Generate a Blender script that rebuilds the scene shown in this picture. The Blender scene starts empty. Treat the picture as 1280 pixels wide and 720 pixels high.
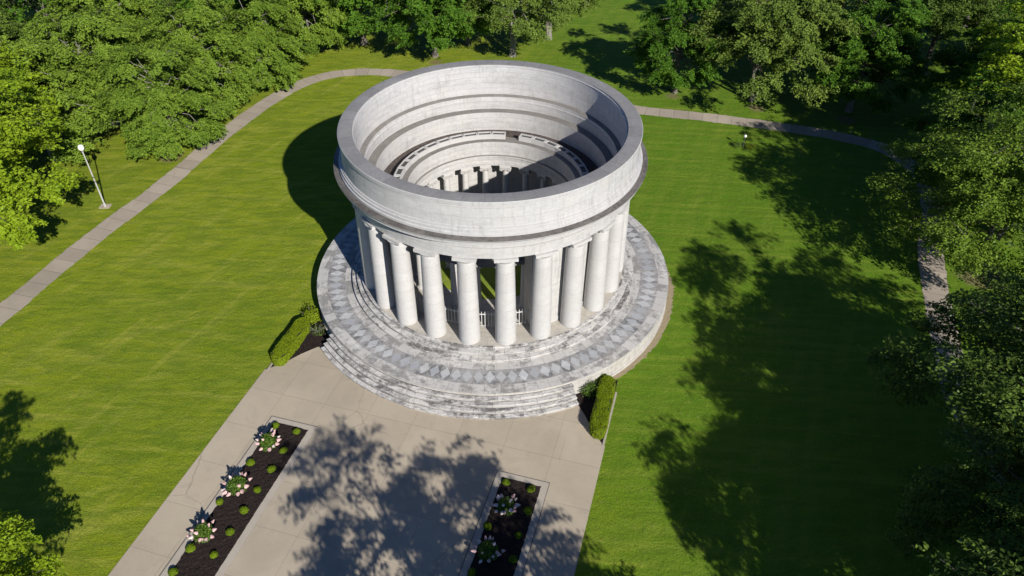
import bpy, math, random
import numpy as np
from mathutils import Vector, Matrix
R_ = math.radians
PI = math.pi
scene = bpy.context.scene
COL = scene.collection
random.seed(7)

# ------------------------------------------------------------------ helpers
class MB:
    """collects faces, uvs and material slots for one mesh"""
    def __init__(s):
        s.v = []; s.f = []; s.uv = []; s.m = []
    def face(s, pts, uv=None, mi=0):
        n = len(s.v); s.v += [tuple(p) for p in pts]
        s.f.append(tuple(range(n, n + len(pts))))
        s.uv.append(uv if uv else [(p[0], p[1]) for p in pts]); s.m.append(mi)
    def box(s, x0, x1, y0, y1, z0, z1, M=None, mi=0):
        P = [Vector((x, y, z)) for z in (z0, z1) for y in (y0, y1) for x in (x0, x1)]
        if M is not None: P = [M @ p for p in P]
        for idx, (ua, va) in (((0, 2, 3, 1), (0, 1)), ((4, 5, 7, 6), (0, 1)), ((0, 1, 5, 4), (0, 2)),
                              ((2, 6, 7, 3), (0, 2)), ((0, 4, 6, 2), (1, 2)), ((1, 3, 7, 5), (1, 2))):
            c = [(x, y, z) for z in (z0, z1) for y in (y0, y1) for x in (x0, x1)]
            s.face([P[i] for i in idx], [(c[i][ua], c[i][va]) for i in idx], mi)
    def revolve(s, prof, a0=0.0, a1=360.0, n=192, closed=False, caps=False, mi=0, c=(0, 0)):
        """prof: (r,z[,mi]) list walked so that the surface normal points outward; az from -y, degrees"""
        full = abs(a1 - a0) >= 359.99
        base = len(s.v)
        cols = n if full else n + 1
        A = [R_(a0 + (a1 - a0) * i / n) for i in range(cols)]
        for a in A:
            for p in prof:
                s.v.append((c[0] + p[0] * math.sin(a), c[1] - p[0] * math.cos(a), p[1]))
        k = len(prof)
        L = [0.0]
        for i in range(1, k): L.append(L[-1] + math.hypot(prof[i][0] - prof[i-1][0], prof[i][1] - prof[i-1][1]))
        rm = max(p[0] for p in prof)
        if closed: L.append(L[-1] + math.hypot(prof[0][0] - prof[-1][0], prof[0][1] - prof[-1][1]))
        for i in range(n):
            j = (i + 1) % cols
            ua = R_(a0 + (a1 - a0) * i / n) * rm; ub = R_(a0 + (a1 - a0) * (i + 1) / n) * rm
            for q in range(k if closed else k - 1):
                r = (q + 1) % k
                s.f.append((base + i*k + q, base + j*k + q, base + j*k + r, base + i*k + r))
                s.uv.append([(ua, L[q]), (ub, L[q]), (ub, L[q+1]), (ua, L[q+1])])
                s.m.append(prof[q][2] if len(prof[q]) > 2 else mi)
        if caps and not full:
            for i, rev in ((0, False), (cols - 1, True)):
                idx = [base + i*k + q for q in range(k)]
                if not rev: idx = idx[::-1]
                s.f.append(tuple(idx)); s.uv.append([(s.v[t][0]+s.v[t][1], s.v[t][2]) for t in idx]); s.m.append(mi)
    def tube(s, pts, rad, n=7, cap=True, mi=0):
        pts = [Vector(p) for p in pts]; base = len(s.v); k = len(pts)
        ref = Vector((0, 0, 1))
        for i, p in enumerate(pts):
            d = (pts[min(i+1, k-1)] - pts[max(i-1, 0)]).normalized()
            rf = ref if abs(d.z) < .95 else Vector((1, 0, 0))
            a = d.cross(rf).normalized(); b = d.cross(a)
            for j in range(n):
                t = 2*PI*j/n; w = p + (a*math.cos(t) + b*math.sin(t)) * rad[i]; s.v.append(tuple(w))
        ll = 0
        for i in range(k-1):
            l2 = ll + (pts[i+1]-pts[i]).length
            for j in range(n):
                j2 = (j+1) % n
                s.f.append((base+i*n+j, base+(i+1)*n+j, base+(i+1)*n+j2, base+i*n+j2))
                s.uv.append([(j/n, ll), (j/n, l2), ((j+1)/n, l2), ((j+1)/n, ll)]); s.m.append(mi)
            ll = l2
        if cap:
            s.f.append(tuple(base+(k-1)*n+j for j in range(n))[::-1]); s.uv.append([(0, 0)]*n); s.m.append(mi)
            s.f.append(tuple(base+j for j in range(n))); s.uv.append([(0, 0)]*n); s.m.append(mi)
    def shift_uv(s, du, dv):
        s.uv = [[(p[0]+du, p[1]+dv) for p in f] for f in s.uv]
    def build(s, name, mats, parent=None, smooth=32, loc=None):
        me = bpy.data.meshes.new(name)
        me.from_pydata(s.v, [], s.f)
        uvl = me.uv_layers.new(name='UVMap')
        flat = [c for f in s.uv for p in f for c in p]
        uvl.data.foreach_set('uv', flat)
        if not isinstance(mats, (list, tuple)): mats = [mats]
        for m in mats: me.materials.append(m)
        me.polygons.foreach_set('material_index', s.m)
        me.update()
        if smooth:
            me.shade_smooth(); me.set_sharp_from_angle(angle=R_(smooth))
        return link(name, me, parent, loc)

def link(name, me, parent=None, loc=None):
    o = bpy.data.objects.new(name, me); COL.objects.link(o)
    if parent: o.parent = parent
    if loc is not None: o.location = loc
    return o
def tag(o, label=None, cat=None, group=None, kind=None):
    if label: o['label'] = label
    if cat: o['category'] = cat
    if group: o['group'] = group
    if kind: o['kind'] = kind
    return o
def thing(name, label, cat, loc=(0, 0, 0), rz=0, group=None, scale=1.0):
    o = bpy.data.objects.new(name, None); COL.objects.link(o)
    o.location = loc; o.rotation_euler = (0, 0, rz); o.scale = (scale,)*3
    o.empty_display_size = .3
    return tag(o, label, cat, group)
def copy_tree(o, parent=None):
    c = o.copy(); COL.objects.link(c)
    if parent: c.parent = parent
    for ch in o.children: copy_tree(ch, c)
    return c

# ------------------------------------------------------------------ materials
def newmat(name):
    m = bpy.data.materials.new(name); m.use_nodes = True
    nt = m.node_tree; nt.nodes.clear()
    out = nt.nodes.new('ShaderNodeOutputMaterial')
    b = nt.nodes.new('ShaderNodeBsdfPrincipled')
    nt.links.new(b.outputs[0], out.inputs[0])
    return m, nt, b, out
class N:
    def __init__(s, nt): s.nt = nt
    def n(s, t, **k):
        x = s.nt.nodes.new(t)
        for a, v in k.items(): setattr(x, a, v)
        return x
    def l(s, a, b): s.nt.links.new(a, b)
    def val(s, sock, v):
        if hasattr(v, 'is_linked') or isinstance(v, bpy.types.NodeSocket): s.l(v, sock)
        else: sock.default_value = v
    def math(s, op, a, b=0.0, c=None):
        x = s.n('ShaderNodeMath', operation=op); s.val(x.inputs[0], a); s.val(x.inputs[1], b)
        if c is not None: s.val(x.inputs[2], c)
        return x.outputs[0]
    def mix(s, f, a, b, mode='MIX'):
        x = s.n('ShaderNodeMix', data_type='RGBA', blend_type=mode)
        s.val(x.inputs[0], f)
        for i, c in ((6, a), (7, b)):
            if isinstance(c, (tuple, list)): x.inputs[i].default_value = tuple(c[:3]) + (1,)
            else: s.l(c, x.inputs[i])
        return x.outputs[2]
    def noise(s, vec, scale, detail=4, rough=.55, dist=0.0):
        x = s.n('ShaderNodeTexNoise'); x.inputs['Scale'].default_value = scale
        x.inputs['Detail'].default_value = detail; x.inputs['Roughness'].default_value = rough
        x.inputs['Distortion'].default_value = dist
        s.l(vec, x.inputs['Vector']); return x.outputs[0]
    def ramp(s, f, stops):
        x = s.n('ShaderNodeValToRGB'); e = x.color_ramp.elements
        while len(e) < len(stops): e.new(.5)
        for q, (p, c) in zip(e, stops):
            q.position = p; q.color = (c, c, c, 1) if isinstance(c, (int, float)) else tuple(c) + (1,)
        s.l(f, x.inputs[0]); return x.outputs[0]
    def mapping(s, vec, scale=(1, 1, 1), loc=(0, 0, 0), rot=(0, 0, 0)):
        x = s.n('ShaderNodeMapping'); x.inputs['Scale'].default_value = scale
        x.inputs['Location'].default_value = loc; x.inputs['Rotation'].default_value = rot
        s.l(vec, x.inputs['Vector']); return x.outputs[0]
    def bump(s, h, strength, dist, b):
        x = s.n('ShaderNodeBump'); x.inputs['Strength'].default_value = strength
        x.inputs['Distance'].default_value = dist; s.l(h, x.inputs['Height'])
        s.l(x.outputs[0], b.inputs['Normal'])

def marble(name, base, bw=1.3, bh=.62, stain=.3, joint=.012, grime=(.16, .155, .15), var=.12, sharp=1.0, blk=.09, runoff=0.0, warm=.25,
           jdark=.55, streak=1.0, off=.5, rough=.6, sthr=.5):
    m, nt, b, out = newmat(name); g = N(nt)
    tc = g.n('ShaderNodeTexCoord'); uv = tc.outputs['UV']; ob = tc.outputs['Object']
    br = g.n('ShaderNodeTexBrick'); br.offset = off; br.offset_frequency = 2
    br.inputs['Scale'].default_value = 1; br.inputs['Mortar Size'].default_value = joint
    br.inputs['Brick Width'].default_value = bw; br.inputs['Row Height'].default_value = bh
    br.inputs['Mortar Smooth'].default_value = .3
    br.inputs['Color1'].default_value = (0, 0, 0, 1); br.inputs['Color2'].default_value = (1, 1, 1, 1)
    br.inputs['Mortar'].default_value = (.5, .5, .5, 1)
    g.l(uv, br.inputs['Vector'])
    rnd = br.outputs['Color']
    lo = tuple(c*(1-var) for c in base); hi = tuple(min(.9, c*(1+var*.7)) for c in base)
    c = g.mix(rnd, lo, hi)
    # per-block offset of the veining
    addv = g.n('ShaderNodeVectorMath', operation='MULTIPLY_ADD')
    g.l(rnd, addv.inputs[0]); addv.inputs[1].default_value = (7, 3, 9); g.l(ob, addv.inputs[2])
    vein = g.noise(g.mapping(addv.outputs[0], (1.1, 1.1, 2.6)), 1.3, 8, .62, 1.4)
    vm = g.ramp(vein, [(.44, 0), (.495, 1), (.505, 1), (.56, 0)])
    c = g.mix(g.math('MULTIPLY', vm, .22), c, tuple(x*.62 for x in (base[0]*.95, base[1], base[2]*1.06)))
    wn = g.noise(ob, .8, 3)
    c = g.mix(g.math('MULTIPLY', g.ramp(wn, [(.5, 0), (.75, 1)]), warm), c, (base[0]*.98, base[1]*.9, base[2]*.76))
    # grime: large patches x streaky fine noise
    st1 = g.noise(g.mapping(uv, (.33*streak, 1.1, 1)), 1.0, 6, .68, .4)
    st2 = g.noise(g.mapping(addv.outputs[0], (1, 1, 2.0)), 2.6, 6, .72, .3)
    s = g.math('ADD', g.math('MULTIPLY', st1, .55), g.math('MULTIPLY', st2, .45))
    s = g.math('ADD', s, g.math('MULTIPLY', g.math('SUBTRACT', rnd, .5), blk))
    sm = g.ramp(s, [(sthr-.06*sharp, 0), (sthr+.01, .4), (sthr+.12*sharp, 1)])
    c = g.mix(g.math('MULTIPLY', sm, stain), c, grime)
    if runoff:
        ro_n = g.noise(g.mapping(uv, (2.4, .28, 1)), 1.0, 5, .7, .2)
        ro_m = g.noise(g.mapping(uv, (.16, .4, 1), (5, 9, 0)), 1.0, 3, .6)
        rf = g.math('MULTIPLY', g.ramp(ro_n, [(.5, 0), (.68, 1)]), g.ramp(ro_m, [(.42, 0), (.62, 1)]))
        c = g.mix(g.math('MULTIPLY', rf, runoff), c, (.17, .16, .15))
    c = g.mix(g.math('MULTIPLY', br.outputs['Fac'], jdark), c, (.12, .11, .10))
    g.l(c, b.inputs['Base Color']); b.inputs['Roughness'].default_value = rough
    b.inputs['Specular IOR Level'].default_value = .25
    fine = g.noise(ob, 14, 5, .6)
    h = g.math('SUBTRACT', g.math('MULTIPLY', fine, .3), br.outputs['Fac'])
    g.bump(h, .6, .02, b)
    return m

def simple(name, col, rough=.6, nscale=6, amt=.25, bump=.0, spec=.3, metal=0):
    m, nt, b, out = newmat(name); g = N(nt)
    tc = g.n('ShaderNodeTexCoord')
    nz = g.noise(tc.outputs['Object'], nscale, 5, .6)
    c = g.mix(g.ramp(nz, [(.3, 0), (.7, 1)]), tuple(x*(1-amt) for x in col), tuple(x*(1+amt) for x in col))
    g.l(c, b.inputs['Base Color']); b.inputs['Roughness'].default_value = rough
    b.inputs['Specular IOR Level'].default_value = spec; b.inputs['Metallic'].default_value = metal
    if bump: g.bump(nz, bump, .05, b)
    return m

def concrete(name, base, sx, sy, joint=.02, jdark=.6, stain=.35, var=.05, off=0.0, uvoff=(0, 0)):
    m, nt, b, out = newmat(name); g = N(nt)
    tc = g.n('ShaderNodeTexCoord'); uv = g.mapping(tc.outputs['UV'], loc=(uvoff[0], uvoff[1], 0)); ob = tc.outputs['Object']
    br = g.n('ShaderNodeTexBrick'); br.offset = off
    br.inputs['Scale'].default_value = 1; br.inputs['Mortar Size'].default_value = joint
    br.inputs['Brick Width'].default_value = sx; br.inputs['Row Height'].default_value = sy
    br.inputs['Mortar Smooth'].default_value = .2
    br.inputs['Color1'].default_value = (0, 0, 0, 1); br.inputs['Color2'].default_value = (1, 1, 1, 1)
    br.inputs['Mortar'].default_value = (.5, .5, .5, 1)
    g.l(uv, br.inputs['Vector'])
    c = g.mix(br.outputs['Color'], tuple(x*(1-var) for x in base), tuple(x*(1+var) for x in base))
    big = g.noise(ob, .22, 5, .6, .5)
    c = g.mix(g.math('MULTIPLY', g.ramp(big, [(.42, 0), (.68, 1)]), stain), c, tuple(x*.72 for x in base))
    pale = g.noise(g.mapping(ob, loc=(31, 7, 0)), .35, 6, .65, 1.0)
    c = g.mix(g.math('MULTIPLY', g.ramp(pale, [(.55, 0), (.75, 1)]), .3), c, tuple(min(.8, x*1.14) for x in base))
    sp = g.noise(ob, 5.5, 6, .7)
    c = g.mix(g.math('MULTIPLY', g.ramp(sp, [(.56, 0), (.74, 1)]), .3), c, tuple(x*.62 for x in base))
    vo = g.n('ShaderNodeTexVoronoi', feature='DISTANCE_TO_EDGE'); vo.inputs['Scale'].default_value = .16
    wv = g.n('ShaderNodeVectorMath', operation='MULTIPLY_ADD'); g.l(g.noise(ob, .9, 5, .6), wv.inputs[0]); wv.inputs[1].default_value = (.7, .7, 0); g.l(ob, wv.inputs[2])
    g.l(wv.outputs[0], vo.inputs['Vector'])
    ck = g.math('MULTIPLY', g.math('LESS_THAN', vo.outputs['Distance'], .0035), g.ramp(g.noise(ob, .12, 2), [(.48, 0), (.55, 1)]))
    c = g.mix(g.math('MULTIPLY', ck, .3), c, (.1, .085, .07))
    drk = g.noise(g.mapping(ob, loc=(50, 11, 0)), .5, 7, .7, .8)
    c = g.mix(g.math('MULTIPLY', g.ramp(drk, [(.55, 0), (.78, 1)]), .35), c, tuple(x*.55 for x in base))
    fn = g.noise(ob, 30, 3, .6)
    c = g.mix(.1, c, fn, 'OVERLAY')
    c = g.mix(g.math('MULTIPLY', br.outputs['Fac'], jdark), c, (.09, .075, .06))
    g.l(c, b.inputs['Base Color']); b.inputs['Roughness'].default_value = .85
    b.inputs['Specular IOR Level'].default_value = .15
    g.bump(g.math('SUBTRACT', g.math('MULTIPLY', fn, .35), br.outputs['Fac']), .5, .02, b)
    return m

def leafmat(name, c_dark, c_pale, trans=.35, tcol=None, gloss=.06):
    m = bpy.data.materials.new(name); m.use_nodes = True
    nt = m.node_tree; nt.nodes.clear(); g = N(nt)
    out = g.n('ShaderNodeOutputMaterial')
    at = g.n('ShaderNodeAttribute', attribute_name='tint')
    oi = g.n('ShaderNodeObjectInfo')
    f = g.math('ADD', at.outputs['Fac'], g.math('MULTIPLY', g.math('SUBTRACT', oi.outputs['Random'], .5), .25))
    c = g.mix(g.ramp(f, [(0, 0), (1, 1)]), c_dark, c_pale)  # random tint per leaf between the two leaf colours
    d = g.n('ShaderNodeBsdfDiffuse'); g.l(c, d.inputs[0])
    t = g.n('ShaderNodeBsdfTranslucent')
    tc = g.mix(.5, c, tcol or c_pale); g.l(tc, t.inputs[0])
    gl = g.n('ShaderNodeBsdfGlossy'); gl.inputs['Roughness'].default_value = .45; gl.inputs[0].default_value = (.8, .85, .8, 1)
    m1 = g.n('ShaderNodeMixShader'); m1.inputs[0].default_value = trans
    g.l(d.outputs[0], m1.inputs[1]); g.l(t.outputs[0], m1.inputs[2])
    fr = g.n('ShaderNodeFresnel'); fr.inputs[0].default_value = 1.4
    m2 = g.n('ShaderNodeMixShader'); g.l(g.math('MULTIPLY', fr.outputs[0], gloss*3), m2.inputs[0])
    g.l(m1.outputs[0], m2.inputs[1]); g.l(gl.outputs[0], m2.inputs[2])
    g.l(m2.outputs[0], out.inputs[0])
    return m

WHITE = (.445, .434, .418)
M = {}
M['wall'] = marble('wall_marble', WHITE, 1.5, .78, stain=.34, var=.085, joint=.009, jdark=.28, sthr=.53, grime=(.19, .19, .19), blk=.16, runoff=.5)
M['inner_wall'] = marble('inner_wall_marble', (.455, .444, .43), 1.25, .5, stain=.42, var=.10, joint=.009, jdark=.3, sthr=.51, blk=.16, runoff=.5, grime=(.2, .2, .2))
M['column'] = marble('column_marble', (.45, .44, .425), 60, 1.75, stain=.14, var=.05, joint=.008, jdark=.3, warm=.25, sthr=.54, runoff=.12)
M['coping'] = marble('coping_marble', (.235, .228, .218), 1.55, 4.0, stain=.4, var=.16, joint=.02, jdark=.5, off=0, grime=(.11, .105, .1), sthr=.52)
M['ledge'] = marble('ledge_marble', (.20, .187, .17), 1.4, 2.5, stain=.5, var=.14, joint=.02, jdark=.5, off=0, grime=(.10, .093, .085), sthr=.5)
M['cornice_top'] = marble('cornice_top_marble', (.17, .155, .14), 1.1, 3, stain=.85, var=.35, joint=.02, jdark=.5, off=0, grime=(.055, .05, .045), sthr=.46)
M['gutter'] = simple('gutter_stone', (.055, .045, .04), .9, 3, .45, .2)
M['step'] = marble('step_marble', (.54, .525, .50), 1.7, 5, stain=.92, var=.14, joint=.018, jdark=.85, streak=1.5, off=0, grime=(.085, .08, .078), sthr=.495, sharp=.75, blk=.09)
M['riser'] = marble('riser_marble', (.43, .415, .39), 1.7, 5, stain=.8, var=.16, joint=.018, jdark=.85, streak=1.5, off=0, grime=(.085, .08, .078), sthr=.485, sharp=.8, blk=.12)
M['paving'] = marble('paving_marble', (.49, .475, .45), .95, 5, sharp=.7, blk=.16, stain=.75, var=.14, joint=.016, jdark=.6, off=0, grime=(.14, .135, .13), sthr=.505)
M['podium'] = marble('podium_marble', (.46, .44, .41), 1.5, .6, runoff=.5, stain=.5, var=.1, joint=.012, jdark=.4, grime=(.2, .18, .15), sthr=.5)
M['floor'] = marble('floor_marble', (.44, .41, .36), 1.0, 1.0, stain=.4, var=.1, joint=.012, jdark=.5, grime=(.2, .18, .14), sthr=.5)
M['diamond'] = marble('diamond_marble', (.36, .37, .38), 60, 60, stain=.4, var=.16, joint=0, jdark=0, grime=(.14, .15, .17), warm=.0, sthr=.52)
M['diamond_pale'] = marble('diamond_pale_marble', (.43, .435, .435), 60, 60, stain=.35, var=.16, joint=0, jdark=0, grime=(.16, .165, .18), warm=.05, sthr=.52)
M['infill'] = marble('infill_marble', (.36, .35, .34), 60, 60, stain=.85, var=.2, joint=0, jdark=0, grime=(.08, .08, .085), sthr=.49)
M['joint'] = simple('joint_and_shade_line', (.11, .10, .09), .9)  # dark joints of the beds, and shade lines painted on the steps
M['iron'] = simple('white_painted_iron', (.5, .5, .49), .5, 8, .2)
M['dark_iron'] = simple('dark_iron', (.05, .05, .05), .5)
M['pole'] = simple('grey_painted_metal', (.36, .36, .34), .5, 3, .15)
M['globe'] = simple('milky_globe', (.8, .8, .78), .3, 3, .03)
M['pad'] = simple('concrete_pad', (.34, .29, .23), .9, 4, .25, .2)
M['mulch'] = simple('black_mulch', (.022, .016, .014), .95, 13, .9, .9, spec=.1)
M['kerb'] = concrete('kerb_concrete', (.36, .32, .265), 3.0, 50, .012, .4, .25)
M['plaza'] = concrete('plaza_concrete', (.375, .32, .243), 3.58, 3.58, .016, .32, .5, .04, uvoff=(.35, .4))
M['path'] = concrete('path_concrete', (.33, .285, .23), 60, 1.8, .03, .55, .55, .12)
M['bark'] = simple('grey_bark', (.13, .115, .095), .9, 5, .45, .6)
M['pale_bark'] = simple('pale_bark', (.20, .185, .16), .9, 5, .4, .5)
M['blossom'] = simple('blossom_petals', (.58, .38, .36), .7, 5, .2)
M['blossom_white'] = simple('white_blossom_petals', (.62, .52, .48), .7, 5, .1)
M['white_stone'] = simple('white_stone', (.5, .49, .46), .6, 5, .1)
L = {
 'bright': leafmat('leaf_yellow_green', (.12, .21, .008), (.30, .40, .024), .36, (.30, .40, .015)),
 'mid': leafmat('leaf_mid_green', (.062, .125, .012), (.215, .305, .036), .28, (.16, .24, .02)),
 'fresh': leafmat('leaf_fresh_green', (.042, .110, .012), (.125, .24, .022), .34, (.13, .26, .016)),
 'olive': leafmat('leaf_olive', (.060, .110, .018), (.180, .245, .040), .26, (.16, .21, .03)),
 'dark': leafmat('leaf_dark', (.034, .070, .014), (.125, .190, .030), .26, (.11, .18, .02)),
 'hedge': leafmat('leaf_hedge', (.10, .155, .006), (.22, .28, .012), .25, (.16, .24, .01)),
 'box': leafmat('leaf_boxwood', (.09, .15, .008), (.19, .27, .012), .25, (.12, .2, .01)),
 'shrub': leafmat('leaf_shrub', (.045, .095, .012), (.12, .19, .03), .3, (.13, .22, .02)),
}

# lawn material: mown turf with stripes, yellowed patches, bare soil round the podium and under crowns
TREE_SPOTS = []
def lawnmat(court=False):
    m, nt, b, out = newmat('court_turf' if court else 'lawn_turf'); g = N(nt)
    tc = g.n('ShaderNodeTexCoord'); ob = tc.outputs['Object']
    n1 = g.noise(ob, .06, 4, .6, .4); n2 = g.noise(g.mapping(ob, loc=(9, 40, 0)), .35, 6, .65, .6)
    n3 = g.noise(ob, 2.2, 6, .7); n4 = g.noise(ob, 9.0, 5, .75)
    c = g.mix(g.ramp(n1, [(.35, 0), (.65, 1)]), (.145, .195, .009), (.185, .228, .010))
    c = g.mix(g.math('MULTIPLY', g.ramp(n2, [(.5, 0), (.72, 1)]), .55), c, (.20, .225, .014))
    # greener to the east of the monument
    sep = g.n('ShaderNodeSeparateXYZ'); g.l(ob, sep.inputs[0])
    east = g.math('MULTIPLY_ADD', sep.outputs[0], 1/26.0, .35)
    east = g.math('ADD', east, g.math('MULTIPLY', g.math('SUBTRACT', n1, .5), .9))
    c = g.mix(g.math('MULTIPLY', g.ramp(east, [(.25, 0), (.8, 1)]), .85), c, (.072, .160, .008))
    # mowing stripes in two directions
    for rot, period, amp, sd in ((R_(8), 1.35, .30, 3), (R_(-68), 1.9, .20, 8)):
        mp = g.mapping(ob, rot=(0, 0, rot), loc=(sd, sd, 0))
        s2 = g.n('ShaderNodeSeparateXYZ'); g.l(mp, s2.inputs[0])
        wob = g.math('MULTIPLY', n2, .8)
        w = g.math('SINE', g.math('MULTIPLY', g.math('ADD', s2.outputs[1], wob), 2*PI/period))
        msk = g.noise(g.mapping(mp, (.05, .33, 1)), 1.0, 4, .6)
        f = g.math('MULTIPLY', g.math('MULTIPLY_ADD', w, .5, .5), g.ramp(msk, [(.42, 0), (.62, amp*1.3)]))
        c = g.mix(f, c, (.19, .235, .028))
    for rot, sc2, off2, th, am in ((R_(8), .9, 4, .55, .60), (R_(-22), .7, 14, .56, .42), (R_(-62), .8, 24, .55, .55)):
        mq = g.mapping(ob, rot=(0, 0, rot), loc=(off2, off2, 0))
        lq = g.noise(g.mapping(mq, (.045, sc2, 1)), 1.0, 2, .5, .15)
        brk = g.ramp(g.noise(g.mapping(mq, (.12, .5, 1)), 1.0, 4, .65), [(.45, 0), (.6, 1)])
        c = g.mix(g.math('MULTIPLY', g.math('MULTIPLY', g.ramp(lq, [(th-.03, 0), (th+.07, 1)]), brk), g.math('MULTIPLY', am, g.math('SUBTRACT', 1.0, g.ramp(east, [(.2, 0), (.7, .8)])))), c, (.27, .28, .04))
    # thin pale tyre/mower lines
    mp = g.mapping(ob, rot=(0, 0, R_(8)))
    ln = g.noise(g.mapping(mp, (.03, 2.2, 1)), 1.0, 3, .6)
    c = g.mix(g.math('MULTIPLY', g.ramp(ln, [(.57, 0), (.70, 1)]), .45), c, (.23, .25, .03))
    n5 = g.noise(g.mapping(ob, (.35, 1.5, 1), (17, 5, 0), (0, 0, R_(-58))), .9, 5, .65, .5)
    c = g.mix(g.math('MULTIPLY', g.ramp(n5, [(.42, 0), (.60, 1)]), .5), c, (.072, .125, .009))
    # straw and clover flecks
    c = g.mix(g.math('MULTIPLY', g.ramp(n3, [(.57, 0), (.74, 1)]), .5), c, (.27, .25, .07))
    c = g.mix(g.math('MULTIPLY', g.ramp(g.noise(g.mapping(ob, loc=(3, 3, 3)), 1.1, 6, .7), [(.56, 0), (.72, 1)]), .4), c, (.05, .12, .010))
    c = g.mix(.55, c, g.ramp(n4, [(.3, .12), (.7, .88)]), 'OVERLAY')
    if court:
        g.l(c, b.inputs['Base Color']); b.inputs['Roughness'].default_value = .9; return m
    # soil ring round the podium (east side mostly)
    r = g.n('ShaderNodeVectorMath', operation='LENGTH')
    flat = g.mapping(ob, (1, 1, 0)); g.l(flat, r.inputs[0])
    wide = g.math('MULTIPLY', g.math('MAXIMUM', g.math('MULTIPLY_ADD', sep.outputs[0], .06, .0), .08), .75)
    lim = g.math('ADD', 15.72, g.math('MULTIPLY', g.math('ADD', n3, n2), wide))
    soil = g.math('LESS_THAN', r.outputs['Value'], lim)
    c = g.mix(g.math('MULTIPLY', soil, .9), c, (.30, .235, .16))
    # worn soil under the trees
    for (x, y, rr) in TREE_SPOTS:
        d = g.n('ShaderNodeVectorMath', operation='DISTANCE'); g.l(flat, d.inputs[0]); d.inputs[1].default_value = (x, y, 0)
        q = g.math('SUBTRACT', g.math('MULTIPLY_ADD', n3, 2.4, rr-1.2), d.outputs['Value'])
        c = g.mix(g.math('MULTIPLY', g.ramp(q, [(0, 0), (.6, 1)]), .7), c, (.17, .125, .075))
    g.l(c, b.inputs['Base Color']); b.inputs['Roughness'].default_value = .9
    b.inputs['Specular IOR Level'].default_value = .12
    g.bump(g.math('ADD', g.math('MULTIPLY', n4, .6), n3), .9, .12, b)
    return m

# ------------------------------------------------------------------ leaves
def leaf_mesh(name, P, D, UPV, size, tint, mat, aspect=.55, mats=None):
    """P,D,UPV: (n,3) position, growing direction, facing normal; one folded rhombus each"""
    n = len(P)
    D = D/np.linalg.norm(D, axis=1, keepdims=True)
    S = np.cross(D, UPV); S /= (np.linalg.norm(S, axis=1, keepdims=True)+1e-9)
    Nn = np.cross(S, D)
    sz = size[:, None]
    v = np.empty((n, 4, 3))
    v[:, 0] = P - D*sz*.5
    v[:, 1] = P + S*sz*aspect*.5 + Nn*sz*.12
    v[:, 2] = P + D*sz*.5
    v[:, 3] = P - S*sz*aspect*.5 + Nn*sz*.12
    me = bpy.data.meshes.new(name)
    me.vertices.add(4*n); me.vertices.foreach_set('co', v.ravel().astype(np.float32))
    me.loops.add(4*n); me.loops.foreach_set('vertex_index', np.arange(4*n, dtype=np.int32))
    me.polygons.add(n); me.polygons.foreach_set('loop_start', (np.arange(n)*4).astype(np.int32))
    me.materials.append(mat)
    me.update(calc_edges=True)
    at = me.attributes.new('tint', 'FLOAT', 'FACE'); at.data.foreach_set('value', tint.astype(np.float32))
    return me

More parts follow.
